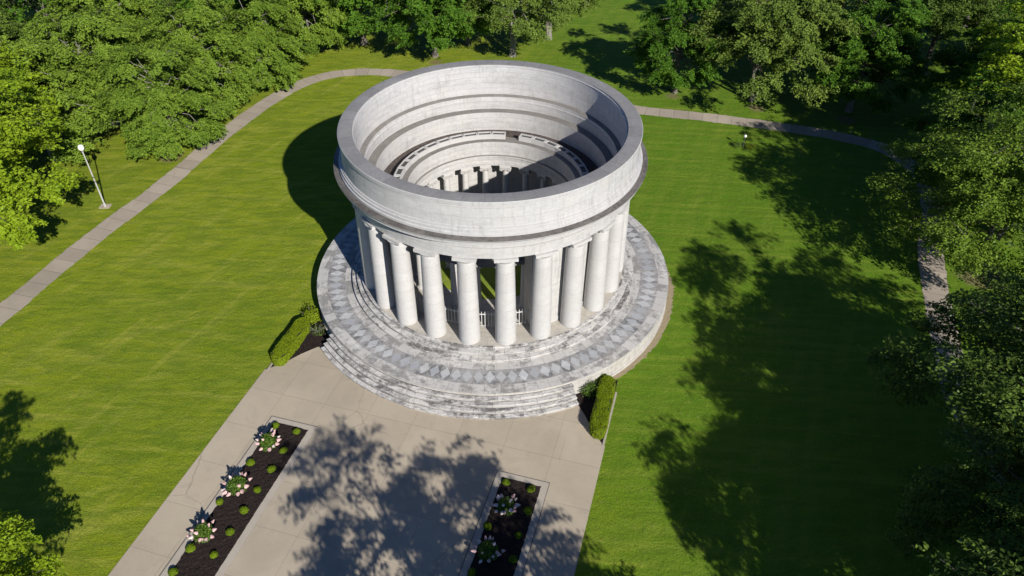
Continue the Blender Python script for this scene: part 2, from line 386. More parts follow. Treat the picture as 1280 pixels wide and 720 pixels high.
def tree_meshes(seed, H, R, base_z, lm, bark, lobes=30, sprays=24, leaves=58, lsize=.27, droop=.15, gap=.8, shape=1.0,
                low=-.35, trunk_r=.33, stems=1):
    rg = np.random.default_rng(seed); rnd = random.Random(seed)
    zc = base_z + (H-base_z)*.40
    tb = MB()
    tops = []
    for s in range(stems):
        a = rnd.uniform(0, 2*PI); lean = (.1 if stems == 1 else .9)
        top = Vector((math.cos(a)*lean*1.2, math.sin(a)*lean*1.2, zc + (H-zc)*.55))
        b0 = Vector((math.cos(a)*lean*.25, math.sin(a)*lean*.25, -.1))
        pts = [b0, b0.lerp(top, .05) + Vector((0, 0, .3)), b0.lerp(top, .3)+Vector((rnd.uniform(-.2, .2), rnd.uniform(-.2, .2), 0)), b0.lerp(top, .65)+Vector((rnd.uniform(-.3, .3), rnd.uniform(-.3, .3), 0)), top]
        k = trunk_r/(stems**.5)
        tb.tube(pts, [k*1.5, k*1.05, k*.85, k*.55, k*.15], 9)
        tops.append(pts)
    Ps = []; Ds = []; Us = []; Ss = []; Ts = []
    ga = PI*(3-5**.5)
    inner = max(6, lobes//4)
    for i in range(lobes+inner):
        core = i >= lobes
        zz = 1 - (i+.5)/lobes*(1-low) if not core else rnd.uniform(0, .9)
        ph = i*ga + rnd.uniform(-.35, .35)
        rr = math.sqrt(max(0, 1-zz*zz))
        d = Vector((rr*math.cos(ph), rr*math.sin(ph), zz))
        f = rnd.choice((.52, .66, .78, .88, .97)) + rnd.uniform(-.04, .04) if not core else rnd.uniform(.15, .5)
        up = (H-zc) if d.z > 0 else (zc-base_z)
        E = Vector((d.x*R*f, d.y*R*f, zc + (abs(d.z)**shape)*math.copysign(1, d.z)*up*f))
        pt = rnd.choice(tops); q = rnd.uniform(.3, .75) if d.z < .5 else .85
        S0 = pt[2].lerp(pt[4], max(0, q-.3)/.7)
        jv = lambda a: Vector((rnd.uniform(-a, a), rnd.uniform(-a, a), rnd.uniform(-a, a)))
        q1 = S0.lerp(E, .28) + jv(.25); q2 = S0.lerp(E, .52) + Vector((0, 0, rnd.uniform(-.1, .5))) + jv(.3); q3 = S0.lerp(E, .78) + jv(.3)
        tb.tube([S0, q1, q2, q3, E], [trunk_r*.28, trunk_r*.19, trunk_r*.12, .035, .015], 5, cap=False)
        lr = R*rnd.uniform(.22, .36)
        od = Vector((d.x, d.y, d.z*.5)).normalized()
        for j in range(sprays):
            o = Vector(rg.normal(0, 1, 3)); o.normalize()
            o = (o + od*.55).normalized()*lr*(rnd.random()**.5)
            o.z *= .6
            C = E + o
            if C.z < base_z*.6: C.z = base_z*.6 + rnd.uniform(0, .6)
            if rnd.random() < .16:
                tb.tube([E, E.lerp(C, .6)+Vector((0, 0, .12)), C], [.028, .02, .008], 4, cap=False)
            ax = Vector((C.x*.6 + o.x, C.y*.6 + o.y, 0)); 
            ax = ax.normalized() if ax.length > .01 else Vector((1, 0, 0))
            ax.z = -droop + rnd.uniform(-.22, .25); ax.normalize()
            ax = np.array(ax); side = np.cross(ax, [0, 0, 1.]); side /= np.linalg.norm(side); upn = np.cross(side, ax)
            n = int(leaves*rnd.uniform(.6, 1.4))
            u = rg.uniform(-1, 1, n); w = rg.normal(0, .42, n)*(1-.55*np.maximum(u, 0)); h = rg.normal(0, .10, n)
            sl = R*.115*rnd.uniform(.7, 1.25)
            P = np.array(C) + ax*(u*sl)[:, None] + side*(w*sl*.8)[:, None] + upn*(h*sl - .12*sl*u*u)[:, None]
            D = ax*rg.uniform(.2, 1, n)[:, None] + side*(np.sign(w)*rg.uniform(.1, 1, n))[:, None] + rg.normal(0, .3, (n, 3))
            U = upn*.75 + ax*.45 + rg.normal(0, .42, (n, 3))
            Ps.append(P); Ds.append(D); Us.append(U); Ss.append(rg.uniform(.65, 1.25, n)*lsize)
            Ts.append(np.clip(rg.normal(.5, .17, n) + rnd.uniform(-.17, .17) , 0, 1))
    P = np.concatenate(Ps)
    cm = leaf_mesh('crown', P, np.concatenate(Ds), np.concatenate(Us), np.concatenate(Ss), np.concatenate(Ts), lm)
    tm = MB.build(tb, 'trunk', bark)
    tme = tm.data; bpy.data.objects.remove(tm)
    return tme, cm

def blob_leaves(name, fn, n, size, lm, seed, jit=.5):
    """fn(rg,n) -> positions, outward normals"""
    rg = np.random.default_rng(seed)
    P, Nn = fn(rg, n)
    D = rg.normal(0, 1, (n, 3)); D -= Nn*np.sum(D*Nn, axis=1, keepdims=True)*.7
    U = Nn + rg.normal(0, jit, (n, 3))
    return leaf_mesh(name, P, D, U, rg.uniform(.7, 1.3, n)*size, np.clip(rg.normal(.5, .22, n), 0, 1), lm, .6)

# ------------------------------------------------------------------ plaza frame
TH = R_(17.9)
SX = Vector((math.cos(TH), -math.sin(TH), 0)); TX = Vector((math.sin(TH), math.cos(TH), 0)); S0 = -.35
def st(s, t, z=0.0):
    p = SX*(s+S0) + TX*t; return Vector((p.x, p.y, z))
AZ0 = -17.9    # azimuth of the entrance axis (0 = towards -y, positive towards +x)
def pol(az, r, z=0.0):
    a = R_(az); return Vector((r*math.sin(a), -r*math.cos(a), z))

# ------------------------------------------------------------------ ground
TREE_SPOTS += [(45.3, -.9, 2.3), (34.5, 34.3, 1.3), (24.3, 38.2, 1.1), (44.9, 30.7, 1.5), (-37.2, 23.8, 1.6), (-7.8, 50.3, 1.2)]
M['lawn'] = lawnmat()
g0 = MB(); g0.face([(-400, -300, 0), (400, -300, 0), (400, 600, 0), (-400, 600, 0)])
tag(g0.build('lawn', M['lawn'], smooth=0), kind='structure')

pz = MB()
PW = 13.85
hs = [(-PW, -75), (PW, -75), (PW, -16.3), (11.0, -12.75), (0, -9.0), (-11.0, -12.75), (-PW, -16.3)]
# plaza built with the two beds left open
zP = .03
def strip(mb, poly, z=zP):
    mb.face([st(a, b, z) for a, b in poly], [(a, b) for a, b in poly])
for poly in ([(-PW, -75), (-10.75, -75), (-10.75, -20.5), (-PW, -20.5)], [(-7.0, -75), (7.0, -75), (7.0, -20.5), (-7.0, -20.5)],
             [(10.75, -75), (PW, -75), (PW, -20.5), (10.75, -20.5)],
             [(-PW, -20.5), (PW, -20.5), (PW, -16.3), (11.0, -12.75), (0, -9), (-11.0, -12.75), (-PW, -16.3)]):
    strip(pz, poly)
ol = [(-PW, -75), (-PW, -16.3), (-11.0, -12.75)]
for pts in (ol, [(-a, b) for a, b in ol][::-1]):
    for (a, b) in zip(pts[:-1], pts[1:]):
        pz.face([st(*a, zP), st(*b, zP), st(*b, -.05), st(*a, -.05)], [(0, 0), (1, 0), (1, .1), (0, .1)])
tag(pz.build('plaza_pavement', M['plaza'], smooth=0), kind='structure')

def path(name, pts, w, z):
    # catmull-rom resample
    P = [Vector((p[0], p[1], 0)) for p in pts]; out = []
    for i in range(len(P)-1):
        p0 = P[max(i-1, 0)]; p1 = P[i]; p2 = P[i+1]; p3 = P[min(i+2, len(P)-1)]
        for k in range(26):
            t = k/26
            out.append(.5*((2*p1)+(p2-p0)*t+(2*p0-5*p1+4*p2-p3)*t*t+(3*p1-3*p2+p3-p0)*t**3))
    out.append(P[-1]); jr = random.Random(8); mb = MB(); l = 0; prev = None
    for i, p in enumerate(out):
        d = (out[min(i+1, len(out)-1)]-out[max(i-1, 0)]).normalized(); nrm = Vector((-d.y, d.x, 0))
        ww = w/2 + .04*math.sin(i*.37)
        a = p+nrm*(ww+jr.uniform(-.07, .05)); b = p-nrm*(ww+jr.uniform(-.07, .05))
        if prev:
            l2 = l+(p-prev[2]).length
            mb.face([(*prev[0].xy, z), (*prev[1].xy, z), (*b.xy, z), (*a.xy, z)][::1], [(0, l), (w, l), (w, l2), (0, l2)])
            l = l2
        prev = (a, b, p)
    me = mb.build(name, M['path'], smooth=0)
    me.data.flip_normals() if me.data.polygons[0].normal.z < 0 else None
    return tag(me, kind='structure')
path('ring_path', [(-52, -34), (-47.6, -18), (-43.4, -4.8), (-39.7, 7.5), (-36.0, 17.4), (-32.6, 28.9), (-28.7, 38.8), (-24.3, 45.0), (-18.5, 47.2), (-11, 46), (-2, 42.5), (8, 38.2), (19, 34.2), (27.1, 32),
                   (34.6, 29.5), (41.7, 26.7), (46.7, 23.0), (48.2, 17), (46, 9.5), (42.3, 2.5), (37.2, -11.5), (35.6, -18.5), (36.5, -28), (42, -42)], 2.35, .008)

# ------------------------------------------------------------------ monument
mon = thing('memorial_rotunda', 'round open-roofed white marble memorial with a ring of tall columns, standing on a stepped podium', 'memorial')
def part(mb, name, mat, parent=mon, **k): return mb.build(name, mat, parent, **k)
_rs = random.Random(77)
def rev(name, prof, mat, a0=0., a1=360., n=240, **k):
    mb = MB(); mb.revolve(prof, a0, a1, n, **k)
    if name in ('stylobate_step', 'rim_paving', 'inner_paving'): mb.shift_uv(_rs.uniform(0, 9), 5*_rs.randint(1, 40)+.6)
    return part(mb, name, mat)

# podium wall, rim and pavement
rev('podium_wall', [(15.82, -.05), (15.82, .22), (15.70, .24), (15.70, 1.40), (15.78, 1.43), (15.78, 1.63)], M['podium'])
rev('rim_paving', [(15.78, 1.63), (14.86, 1.635)], M['paving'])
rev('inner_paving', [(13.30, 1.635), (12.5, 1.64)], M['paving'])
mb = MB(); ND = 102; ro, ri, zz = 14.86, 13.30, 1.635
rm = (ro+ri)/2; rnd = random.Random(3)
for i in range(ND):
    a0 = i*360/ND; a1 = (i+1)*360/ND; am = (a0+a1)/2; ge = .07
    o0, o1, i0, i1 = pol(a0, ro, zz), pol(a1, ro, zz), pol(a0, ri, zz), pol(a1, ri, zz)
    om, im = pol(am, ro-.1, zz), pol(am, ri+.12, zz); l, r = pol(a0+.06, rm, zz), pol(a1-.06, rm, zz)
    omx, imx = pol(am, ro, zz), pol(am, ri, zz)
    u = i*3.7; du = rnd.uniform(0, 50)
    def uvs(pts): return [(p.x+du*60.0, p.y+du) for p in pts]
    mi = 1 if rnd.random() < .62 else 0
    hz = Vector((0, 0, .006))
    cc = (om+im)/2
    dpt = [p.lerp(cc, .05)+hz for p in (om, l, im, r)]
    mb.face(dpt[::1], uvs(dpt), mi)
    for quad in ([o0, o1, i1, i0],):
        mb.face([o0, i0, i1, o1], uvs([o0, i0, i1, o1]), 2)
part(mb, 'diamond_paving', [M['diamond'], M['diamond_pale'], M['infill']], smooth=0)
# stylobate steps and floor
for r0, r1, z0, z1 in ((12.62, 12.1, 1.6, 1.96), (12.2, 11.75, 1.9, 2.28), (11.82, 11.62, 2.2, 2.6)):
    rev('stylobate_step', [(r0-.035, z0, 1), (r0-.035, z1-.075, 2), (r0+.03, z1-.06, 0), (r0+.03, z1-.012, 0), (r0+.012, z1, 0), (r1+.0, z1+.002, 0)], [M['step'], M['riser'], M['joint']])  # third material paints the shade under each nosing
rev('colonnade_floor', [(11.64, 2.604), (6.0, 2.604), (6.0, 2.45)], M['floor'])
# front flight of steps, cracked into three lengths
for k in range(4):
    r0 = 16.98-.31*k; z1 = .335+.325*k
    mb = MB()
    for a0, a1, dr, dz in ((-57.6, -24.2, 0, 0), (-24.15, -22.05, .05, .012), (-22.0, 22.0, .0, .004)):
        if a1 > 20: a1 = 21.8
        mb.revolve([(15.70, z1-.33, 1), (r0-.035+dr, z1-.34 if k else -.05, 1), (r0-.035+dr, z1-.075+dz, 2), (r0+.03+dr, z1-.06+dz, 0), (r0+.03+dr, z1-.012+dz, 0), (r0+.012+dr, z1+dz, 0), (r0-.302+dr, z1+dz+.001, 2), (15.60, z1+dz+.002, 0)],  # shade lines painted under the nosing and along the tread's inner edge
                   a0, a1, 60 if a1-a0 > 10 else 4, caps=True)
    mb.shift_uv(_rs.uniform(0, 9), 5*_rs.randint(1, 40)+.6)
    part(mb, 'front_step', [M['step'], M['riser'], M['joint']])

# Doric columns
def column_mesh():
    mb = MB(); pr = [(.84, 0)]
    for i in range(13):
        t = i/12; r = .84 - .15*(t**1.35); pr.append((r, .0+7.75*t))
    pr += [(.71, 7.77), (.71, 7.80), (.69, 7.82), (.695, 7.95)]
    mb.revolve(pr, 0, 360, 40)
    return mb
col0 = None; cap_me = None
def bevel_box(mb, hx, hy, z0, z1, b=.02):
    mb.box(-hx, hx, -hy, hy, z0, z1)
ZF = 2.604
for i in range(24):
    az = AZ0 + 7.5 + 15*i
    if col0 is None:
        col0 = part(column_mesh(), 'column', M['column'])
        cb = MB(); cb.revolve([(.695, 7.95), (.72, 7.97), (.80, 8.06), (.87, 8.13), (.88, 8.17), (.4, 8.17)], 0, 360, 40)
        cb.box(-.88, .88, -.80, .80, 8.171, 8.42)
        cap = cb.build('capital', M['column'], col0); c = col0
    else:
        c = col0.copy(); COL.objects.link(c); c.parent = mon
        k = cap.copy(); COL.objects.link(k); k.parent = c
    c.location = pol(az, 10.85, ZF); c.rotation_euler = (0, 0, R_(az))

# cella wall with the front opening
WA = 34.6
mb = MB()
a0, a1 = AZ0+WA, AZ0+360-WA
mb.revolve([(10.12, ZF-.02), (10.12, 11.03), (9.72, 11.03), (9.72, 9.7), (8.42, 9.7), (8.42, ZF-.02)], a0, a1, 220, closed=True, caps=True)
part(mb, 'cella_wall', M['wall'])
rev('wall_plinth', [(10.20, ZF-.01), (10.20, ZF+.42), (10.13, ZF+.46)], M['wall'], a0, a1, 200)
# entablature, attic and coping (outside), down the stepped inside
ZS = 11.02
rev('architrave', [(10.3, ZS), (11.46, ZS+.001), (11.46, ZS+.42), (11.50, ZS+.43), (11.50, ZS+.80), (11.58, ZS+.82), (11.58, ZS+.92), (11.48, ZS+.94)], M['wall'])
rev('frieze', [(11.46, ZS+.93), (11.46, ZS+1.55), (11.55, ZS+1.58), (11.6, ZS+1.68), (11.78, ZS+1.75), (11.8, ZS+1.82)], M['wall'])
rev('cornice', [(11.75, ZS+1.83), (12.40, ZS+1.84), (12.42, ZS+1.86), (12.42, ZS+2.08), (12.50, ZS+2.12), (12.58, ZS+2.22), (12.60, ZS+2.30)], M['wall'])
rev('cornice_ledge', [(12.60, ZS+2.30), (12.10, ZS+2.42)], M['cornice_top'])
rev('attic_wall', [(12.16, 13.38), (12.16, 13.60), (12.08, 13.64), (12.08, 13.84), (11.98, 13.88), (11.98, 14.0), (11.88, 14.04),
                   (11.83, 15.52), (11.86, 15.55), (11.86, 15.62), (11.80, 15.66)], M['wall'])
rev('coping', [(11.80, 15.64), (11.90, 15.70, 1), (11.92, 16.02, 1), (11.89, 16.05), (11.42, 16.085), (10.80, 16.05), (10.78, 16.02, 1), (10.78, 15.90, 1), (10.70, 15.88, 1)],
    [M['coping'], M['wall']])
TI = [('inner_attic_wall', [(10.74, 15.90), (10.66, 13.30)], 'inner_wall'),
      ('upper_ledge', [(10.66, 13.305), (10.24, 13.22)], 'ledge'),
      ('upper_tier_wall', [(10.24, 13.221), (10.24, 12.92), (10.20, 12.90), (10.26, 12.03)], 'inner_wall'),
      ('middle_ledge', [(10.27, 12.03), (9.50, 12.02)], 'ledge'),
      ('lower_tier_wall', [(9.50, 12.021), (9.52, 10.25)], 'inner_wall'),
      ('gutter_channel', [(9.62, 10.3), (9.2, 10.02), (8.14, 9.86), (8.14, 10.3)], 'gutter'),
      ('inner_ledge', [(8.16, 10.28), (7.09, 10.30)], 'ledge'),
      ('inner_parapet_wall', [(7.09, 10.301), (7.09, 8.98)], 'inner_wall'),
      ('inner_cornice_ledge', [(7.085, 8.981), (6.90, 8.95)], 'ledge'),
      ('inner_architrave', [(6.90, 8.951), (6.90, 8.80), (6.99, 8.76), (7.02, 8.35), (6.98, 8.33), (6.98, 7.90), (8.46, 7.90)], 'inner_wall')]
for nm, pr, mt in TI: rev(nm, pr, M[mt], n=220)
# stone frames that stand in a ring on the inner ledge: open cells
bx0 = None
for i in range(38):
    if i == 19: continue
    az = AZ0 + i*360/38 + 3.2
    if bx0 is None:
        q = MB(); w = .635
        q.box(-w, w, -.32, -.22, 0, .46); q.box(-w, w, .22, .32, 0, .46)
        q.box(-w, -w+.12, -.22, .22, 0, .457); q.box(w-.12, w, -.22, .22, 0, .457)
        bx0 = c = q.build('vent_frame', M['wall'], mon, smooth=0)
        q = MB(); q.box(-w+.12, w-.12, -.22, .22, .30, .36); bxp = q.build('skylight_pane', M['dark_iron'], bx0, smooth=0)
    else:
        c = bx0.copy(); COL.objects.link(c); c.parent = mon
        k = bxp.copy(); COL.objects.link(k); k.parent = c
    c.location = pol(az, 7.90, 10.30); c.rotation_euler = (0, 0, R_(az))
# Ionic columns round the court
ic0 = None
for i in range(24):
    az = AZ0 + 7.5 + 15*i
    if ic0 is None:
        q = MB(); q.revolve([(.40, 0), (.42, .06), (.42, .12), (.34, .16), (.36, .22), (.30, .27), (.295, 1.5), (.255, 4.28), (.28, 4.30), (.28, 4.34)], 0, 360, 24)
        ic0 = c = q.build('inner_column', M['column'], mon)
        q = MB(); q.revolve([(.27, 4.34), (.36, 4.44), (.36, 4.5), (.1, 4.5)], 0, 360, 24)
        for sx in (-1, 1):
            q.tube([(sx*.33, -.34, 4.50), (sx*.33, .34, 4.50)], [.17, .17], 14)
            q.tube([(sx*.33, -.36, 4.50), (sx*.33, .36, 4.50)], [.07, .07], 8)
        q.box(-.42, .42, -.3, .3, 4.56, 4.70); q.box(-.47, .47, -.40, .40, 4.70, 4.91)
        icap = q.build('capital', M['column'], ic0)
    else:
        c = ic0.copy(); COL.objects.link(c); c.parent = mon
        k = icap.copy(); COL.objects.link(k); k.parent = c
    c.location = pol(az, 7.42, ZF); c.rotation_euler = (0, 0, R_(az)); c.scale = (1.1, 1.1, 5.29/4.91)

# court lawn, stones in it
mb = MB(); mb.face([pol(a*5, 6.0, 2.55) for a in range(72)])
tag(mb.build('court_lawn', lawnmat(True), smooth=0), kind='structure')
q = MB(); q.box(-.28, .28, -.75, .75, 0, .09); q.box(-.22, .22, -.68, .68, .09, .12)
tag(q.build('grave_slab', M['white_stone'], loc=(-1.9, -2.9, 2.55), smooth=0), 'small white stone slab lying on the grass of the inner court', 'stone slab').rotation_euler = (0, 0, R_(-28))
def urn(loc, label):
    t = thing('stone_urn', label, 'urn', loc, group='small urns in the inner court')
    q = MB(); q.revolve([(.2, 0), (.2, .06), (.07, .12), (.07, .2), (.2, .34), (.24, .5), (.22, .56), (.17, .52), (.1, .45)], 0, 360, 16); q.build('bowl', M['white_stone'], t)
    q = MB(); q.box(-.22, .22, -.22, .22, -.06, .0); q.build('base', M['white_stone'], t, smooth=0)
urn((-4.0, -1.4, 2.6), 'small pale urn on the court grass, seen left of the stone slab')
urn((.7, -2.9, 2.6), 'small pale urn on the court grass, seen right of the stone slab')

# iron railing across the entrance
rail = thing('iron_railing', 'low pale picket railing standing between the front columns', 'railing')
p0 = None
for i in range(5):
    az = AZ0 - 30 + 15*i
    if p0 is None:
        q = MB(); w = 1.13
        q.box(-w, w, -.02, .02, .14, .18); q.box(-w, w, -.035, .035, 1.33, 1.40)
        for k in range(9):
            x = -w+.08+k*(2*w-.16)/8
            q.box(x-.026, x+.026, -.026, .026, 0, 1.62)
        p0 = c = q.build('railing_panel', M['iron'], rail, smooth=0)
        q = MB(); q.box(w, w+.09, -.045, .045, 0, 1.7)
        pp = q.build('post', M['iron'], p0, smooth=0)
    else:
        c = p0.copy(); COL.objects.link(c); c.parent = rail
        k = pp.copy(); COL.objects.link(k); k.parent = c
    c.location = pol(az, 9.5, ZF+.02); c.rotation_euler = (0, 0, R_(az))

# ------------------------------------------------------------------ flower beds
for sg, side in ((-1, 'left'), (1, 'right')):
    bed = thing('flower_bed', 'long mulched flower bed ' + ('in the sun at the left of the plaza' if sg < 0 else 'in tree shade at the right of the plaza'), 'flower bed', group='long flower beds in the plaza')
    q = MB(); a, b = (-10.75, -7.0) if sg < 0 else (7.0, 10.75); ai, bi = a+.5, b-.5
    z1 = .05
    for (s0, s1, t0, t1) in ((a, ai, -75, -20.5), (bi, b, -75, -20.5), (ai, bi, -20.95, -20.5)):
        s0 += .015 if s0 == a else 0; s1 -= .015 if s1 == b else 0
        Mx = Matrix(((SX.x, TX.x, 0, SX.x*S0), (SX.y, TX.y, 0, SX.y*S0), (0, 0, 1, 0), (0, 0, 0, 1)))
        q.box(s0, s1, t0, t1-.015, -.05, z1, Mx)
    q.build('kerb', M['kerb'], bed, smooth=0)
    q = MB()
    ja = a-.045 if sg < 0 else a-.045
    for (s0, s1, t0, t1) in ((ja, a+.012, -75, -20.46), (ja+.03, b+.03, -20.512, -20.46)) + (((b-.012, b+.03, -75, -20.46),) if sg > 0 else ()):
        q.box(s0, s1, t0, t1, .0, .052 if s1-s0 > 1 else .056, Mx)
    q.build('expansion_joint', M['joint'], bed, smooth=0)
    rg = random.Random(4)
    q = MB(); nx, ny = 14, 150
    zs = [[.05+rg.uniform(-.018, .025) for _ in range(nx+1)] for _ in range(ny+1)]
    for i in range(ny):
        for j in range(nx):
            def pt(i, j): return st(ai-.02+(bi-ai+.04)*j/nx, -50+29.07*i/ny, zs[i][j])
            q.face([pt(i, j), pt(i, j+1), pt(i+1, j+1), pt(i+1, j)])
    q.build('mulch', M['mulch'], bed, smooth=0)

def ballfn(r, sq=.85, lump=.06):
    def fn(rg, n):
        d = rg.normal(0, 1, (n, 3)); d /= np.linalg.norm(d, axis=1, keepdims=True); d[:, 2] = np.abs(d[:, 2])*1.0 - .25*(rg.random(n) < .3)
        k = r*(1+lump*np.sin(d[:, 0]*9+d[:, 1]*7))*rg.uniform(.82, 1.03, n)
        P = d*k[:, None]; P[:, 2] = P[:, 2]*sq + r*.28
        return P, d
    return fn
# core so the little shrubs are opaque
box_me = blob_leaves('boxwood_shrub', ballfn(.28), 1500, .07, L['box'], 5)
BL = [(344, -16.4, -17.1), (371, -14.7, -17.7), (355, -15.3, -19.4), (340, -15.8, -21.0), (313, -17.4, -20.4), (322, -16.4, -22.7), (276, -18.7, -23.6),
      (306, -16.9, -24.3), (288, -17.4, -25.9), (238, -19.6, -27.0), (269, -18.0, -27.5), (217, -20.2, -28.6)]
BLab = ['at the far left corner of the sunny flower bed', 'at the far right corner of the sunny flower bed', 'second down the right edge of the sunny bed',
        'third down the right edge of the sunny bed', 'left in the sunny bed, between its first two hydrangeas',
        'fourth down the right edge of the sunny bed', 'left in the sunny bed, before its third hydrangea',
        'fifth down the right edge of the sunny bed', 'sixth down the right edge of the sunny bed',
        'left in the sunny bed, below its third hydrangea', 'seventh down the right edge of the sunny bed', 'last down the left edge of the sunny bed']
rb = random.Random(11)
def boxwood(x, y, lab, grp, sc=1.0):
    o = link('boxwood_shrub', box_me, loc=(x, y, .05)); o.rotation_euler = (0, 0, rb.uniform(0, 6)); o.scale = (sc*rb.uniform(.8, 1.12), sc*rb.uniform(.8, 1.12), sc*rb.uniform(.75, 1.1))
    return tag(o, lab, 'shrub', grp)
for (_, x, y), lb in zip(BL, BLab): boxwood(x, y, 'small round clipped shrub ' + lb, 'small round shrubs in the flower beds')
BR = [(632, 604, .6, -22.6, 'at the far left corner of the shaded flower bed'), (0, 0, 2.3, -23.2, 'at the far right corner of the shaded flower bed'),
      (0, 0, 2.0, -24.9, 'second down the right edge of the shaded bed'), (0, 0, -.7, -26.0, 'left in the shaded bed, between its hydrangeas'),
      (0, 0, 1.3, -26.7, 'third down the right edge of the shaded bed'), (0, 0, .9, -28.4, 'fourth down the right edge of the shaded bed'), (0, 0, -1.7, -29.2, 'at the near left end of the shaded bed')]
for _, _, x, y, lb in BR: boxwood(x, y, 'small round clipped shrub ' + lb, 'small round shrubs in the flower beds')

# hydrangeas
def hyd_leaves(rg, n):
    d = rg.normal(0, 1, (n, 3)); d /= np.linalg.norm(d, axis=1, keepdims=True); d[:, 2] = np.abs(d[:, 2])
    P = d*np.array([.56, .56, .78])*rg.uniform(.55, 1.05, n)[:, None]; P[:, 2] += .22; return P, d+np.array([0, 0, .6])
hl_me = blob_leaves('foliage', hyd_leaves, 900, .14, L['shrub'], 9, .7)
def panicle():
    q = MB(); r_ = random.Random(2)
    for i in range(46):
        t = (i+.5)/46; rr = .115*(1-t)**.7+.012; a = i*2.4
        c = Vector((rr*math.cos(a), rr*math.sin(a), t*.30)); s = .045*(1-.35*t)
        n1 = Vector((math.cos(a), math.sin(a), .5)).normalized(); u = n1.cross(Vector((0, 0, 1))).normalized()*s; w = n1.cross(u).normalized()*s
        q.face([c+u+w, c-u+w, c-u-w+n1*.01, c+u-w])
        q.face([c+u*1.2+n1*.02, c+w*1.2+n1*.02, c-u*1.2+n1*.02, c-w*1.2+n1*.02])
    q.revolve([(.09, 0), (.1, .05), (.05, .2), (.0, .29)], 0, 360, 8)
    o = q.build('blossom', M['blossom'], smooth=0); me = o.data; bpy.data.objects.remove(o)
    me2 = me.copy(); me2.materials[0] = M['blossom_white']
    return me, me2
pan, pan2 = panicle()
def hydrangea(x, y, lab, seed, grp='white and pink hydrangeas in the flower beds'):
    r_ = random.Random(seed)
    t = thing('hydrangea_bush', lab, 'shrub', (x, y, .05), r_.uniform(0, 6), grp, scale=r_.uniform(1.05, 1.2))
    link('foliage', hl_me, t)
    q = MB()
    n = r_.randint(14, 17)
    for i in range(n):
        a = i*2*PI/n*1.0 + r_.uniform(-.25, .25); rr = r_.uniform(.50, .74) if i % 7 else r_.uniform(.25, .4)
        z = .40 + .55*(1-rr/.75) + r_.uniform(-.08, .12)
        q.tube([(0, 0, .1), (rr*.6*math.cos(a), rr*.6*math.sin(a), z*.75), (rr*math.cos(a), rr*math.sin(a), z)], [.015, .01, .008], 4, cap=False)
        b = link('blossom', pan2 if r_.random() < .4 else pan, t); b.location = (rr*math.cos(a), rr*math.sin(a), z)
        lean = rr*1.9; b.rotation_euler = (0, lean, a); s = r_.uniform(.5, .85); b.scale = (s, s, s)
    q.build('stem', M['bark'], t)
hydrangea(-16.4, -18.9, 'blooming hydrangea at the far end of the sunny flower bed', 1)
hydrangea(-17.7, -22.6, 'blooming hydrangea in the middle of the sunny bed', 2)
hydrangea(-18.95, -26.1, 'blooming hydrangea at the near end of the sunny bed', 3)
hydrangea(.55, -24.7, 'blooming hydrangea at the far end of the shaded flower bed', 4)
hydrangea(-.65, -28.0, 'blooming hydrangea at the near end of the shaded bed', 5)

# ------------------------------------------------------------------ hedges and beds beside the steps
def hedge(ax, ay, bx, by, w, h, label, seed):
    A = Vector((ax, ay, 0)); B = Vector((bx, by, 0)); d = (B-A); Ln = d.length; d.normalize(); nn = Vector((-d.y, d.x, 0))
    t = thing('clipped_hedge', label, 'hedge', (ax, ay, 0), group='clipped hedges beside the steps')
    def fn(rg, n):
        P = np.empty((n, 3)); Q = np.empty((n, 3))
        u = rg.random(n); kind = rg.random(n)
        for i in range(n):
            if kind[i] < .5:   # top
                s = u[i]*(Ln+w) - w/2; v = rg.uniform(-.5, .5)*w
                if s < 0: v *= math.sqrt(max(0, 1-(s/(w/2))**2))
                if s > Ln: v *= math.sqrt(max(0, 1-((s-Ln)/(w/2))**2))
                ed = abs(v)/(w/2); z = h*(1-.12*ed**4)+rg.normal(0, .02)
                p = d*s+nn*v; z += .05*math.sin(s*2.3+seed)*math.cos(v*5)+.03*math.sin(s*7.1); P[i] = (p.x, p.y, z); Q[i] = (0, 0, 1)
            else:
                pr = rg.random()*(2*Ln+PI*w); z = rg.random()*h*.96
                if pr < Ln: p = d*pr+nn*w/2; q = nn
                elif pr < 2*Ln: p = d*(pr-Ln)-nn*w/2; q = -nn
                else:
                    a = (pr-2*Ln)/(w/2); q = d*math.sin(a)+nn*math.cos(a)
                    p = (d*Ln if math.sin(a) > 0 else d*0) + q*w/2
                k = .05*math.sin(pr*2.1+seed)*math.cos(z*4)+.03*rg.normal()
                P[i] = (p.x+q.x*k, p.y+q.y*k, z); Q[i] = (q.x, q.y, .2)
        return P, Q
    link('foliage', blob_leaves('foliage', fn, 16000, .085, L['hedge'], seed, .45), t)
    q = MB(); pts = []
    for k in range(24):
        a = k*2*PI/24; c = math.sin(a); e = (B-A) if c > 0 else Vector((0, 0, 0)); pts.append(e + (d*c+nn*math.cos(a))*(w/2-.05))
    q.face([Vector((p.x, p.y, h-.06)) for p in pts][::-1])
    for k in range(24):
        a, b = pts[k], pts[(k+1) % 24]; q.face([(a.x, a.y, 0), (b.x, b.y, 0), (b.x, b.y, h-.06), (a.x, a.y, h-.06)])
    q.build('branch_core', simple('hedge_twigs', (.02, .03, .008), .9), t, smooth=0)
hedge(*st(-13.08, -15.15).xy, *st(-13.1, -11.3).xy, 1.2, 1.0, 'clipped yellow-green hedge at the left of the steps, beside the sunny lawn', 21)
hedge(*st(13.08, -15.2).xy, *st(12.95, -10.8).xy, 1.15, 1.0, 'clipped yellow-green hedge at the right of the steps', 22)

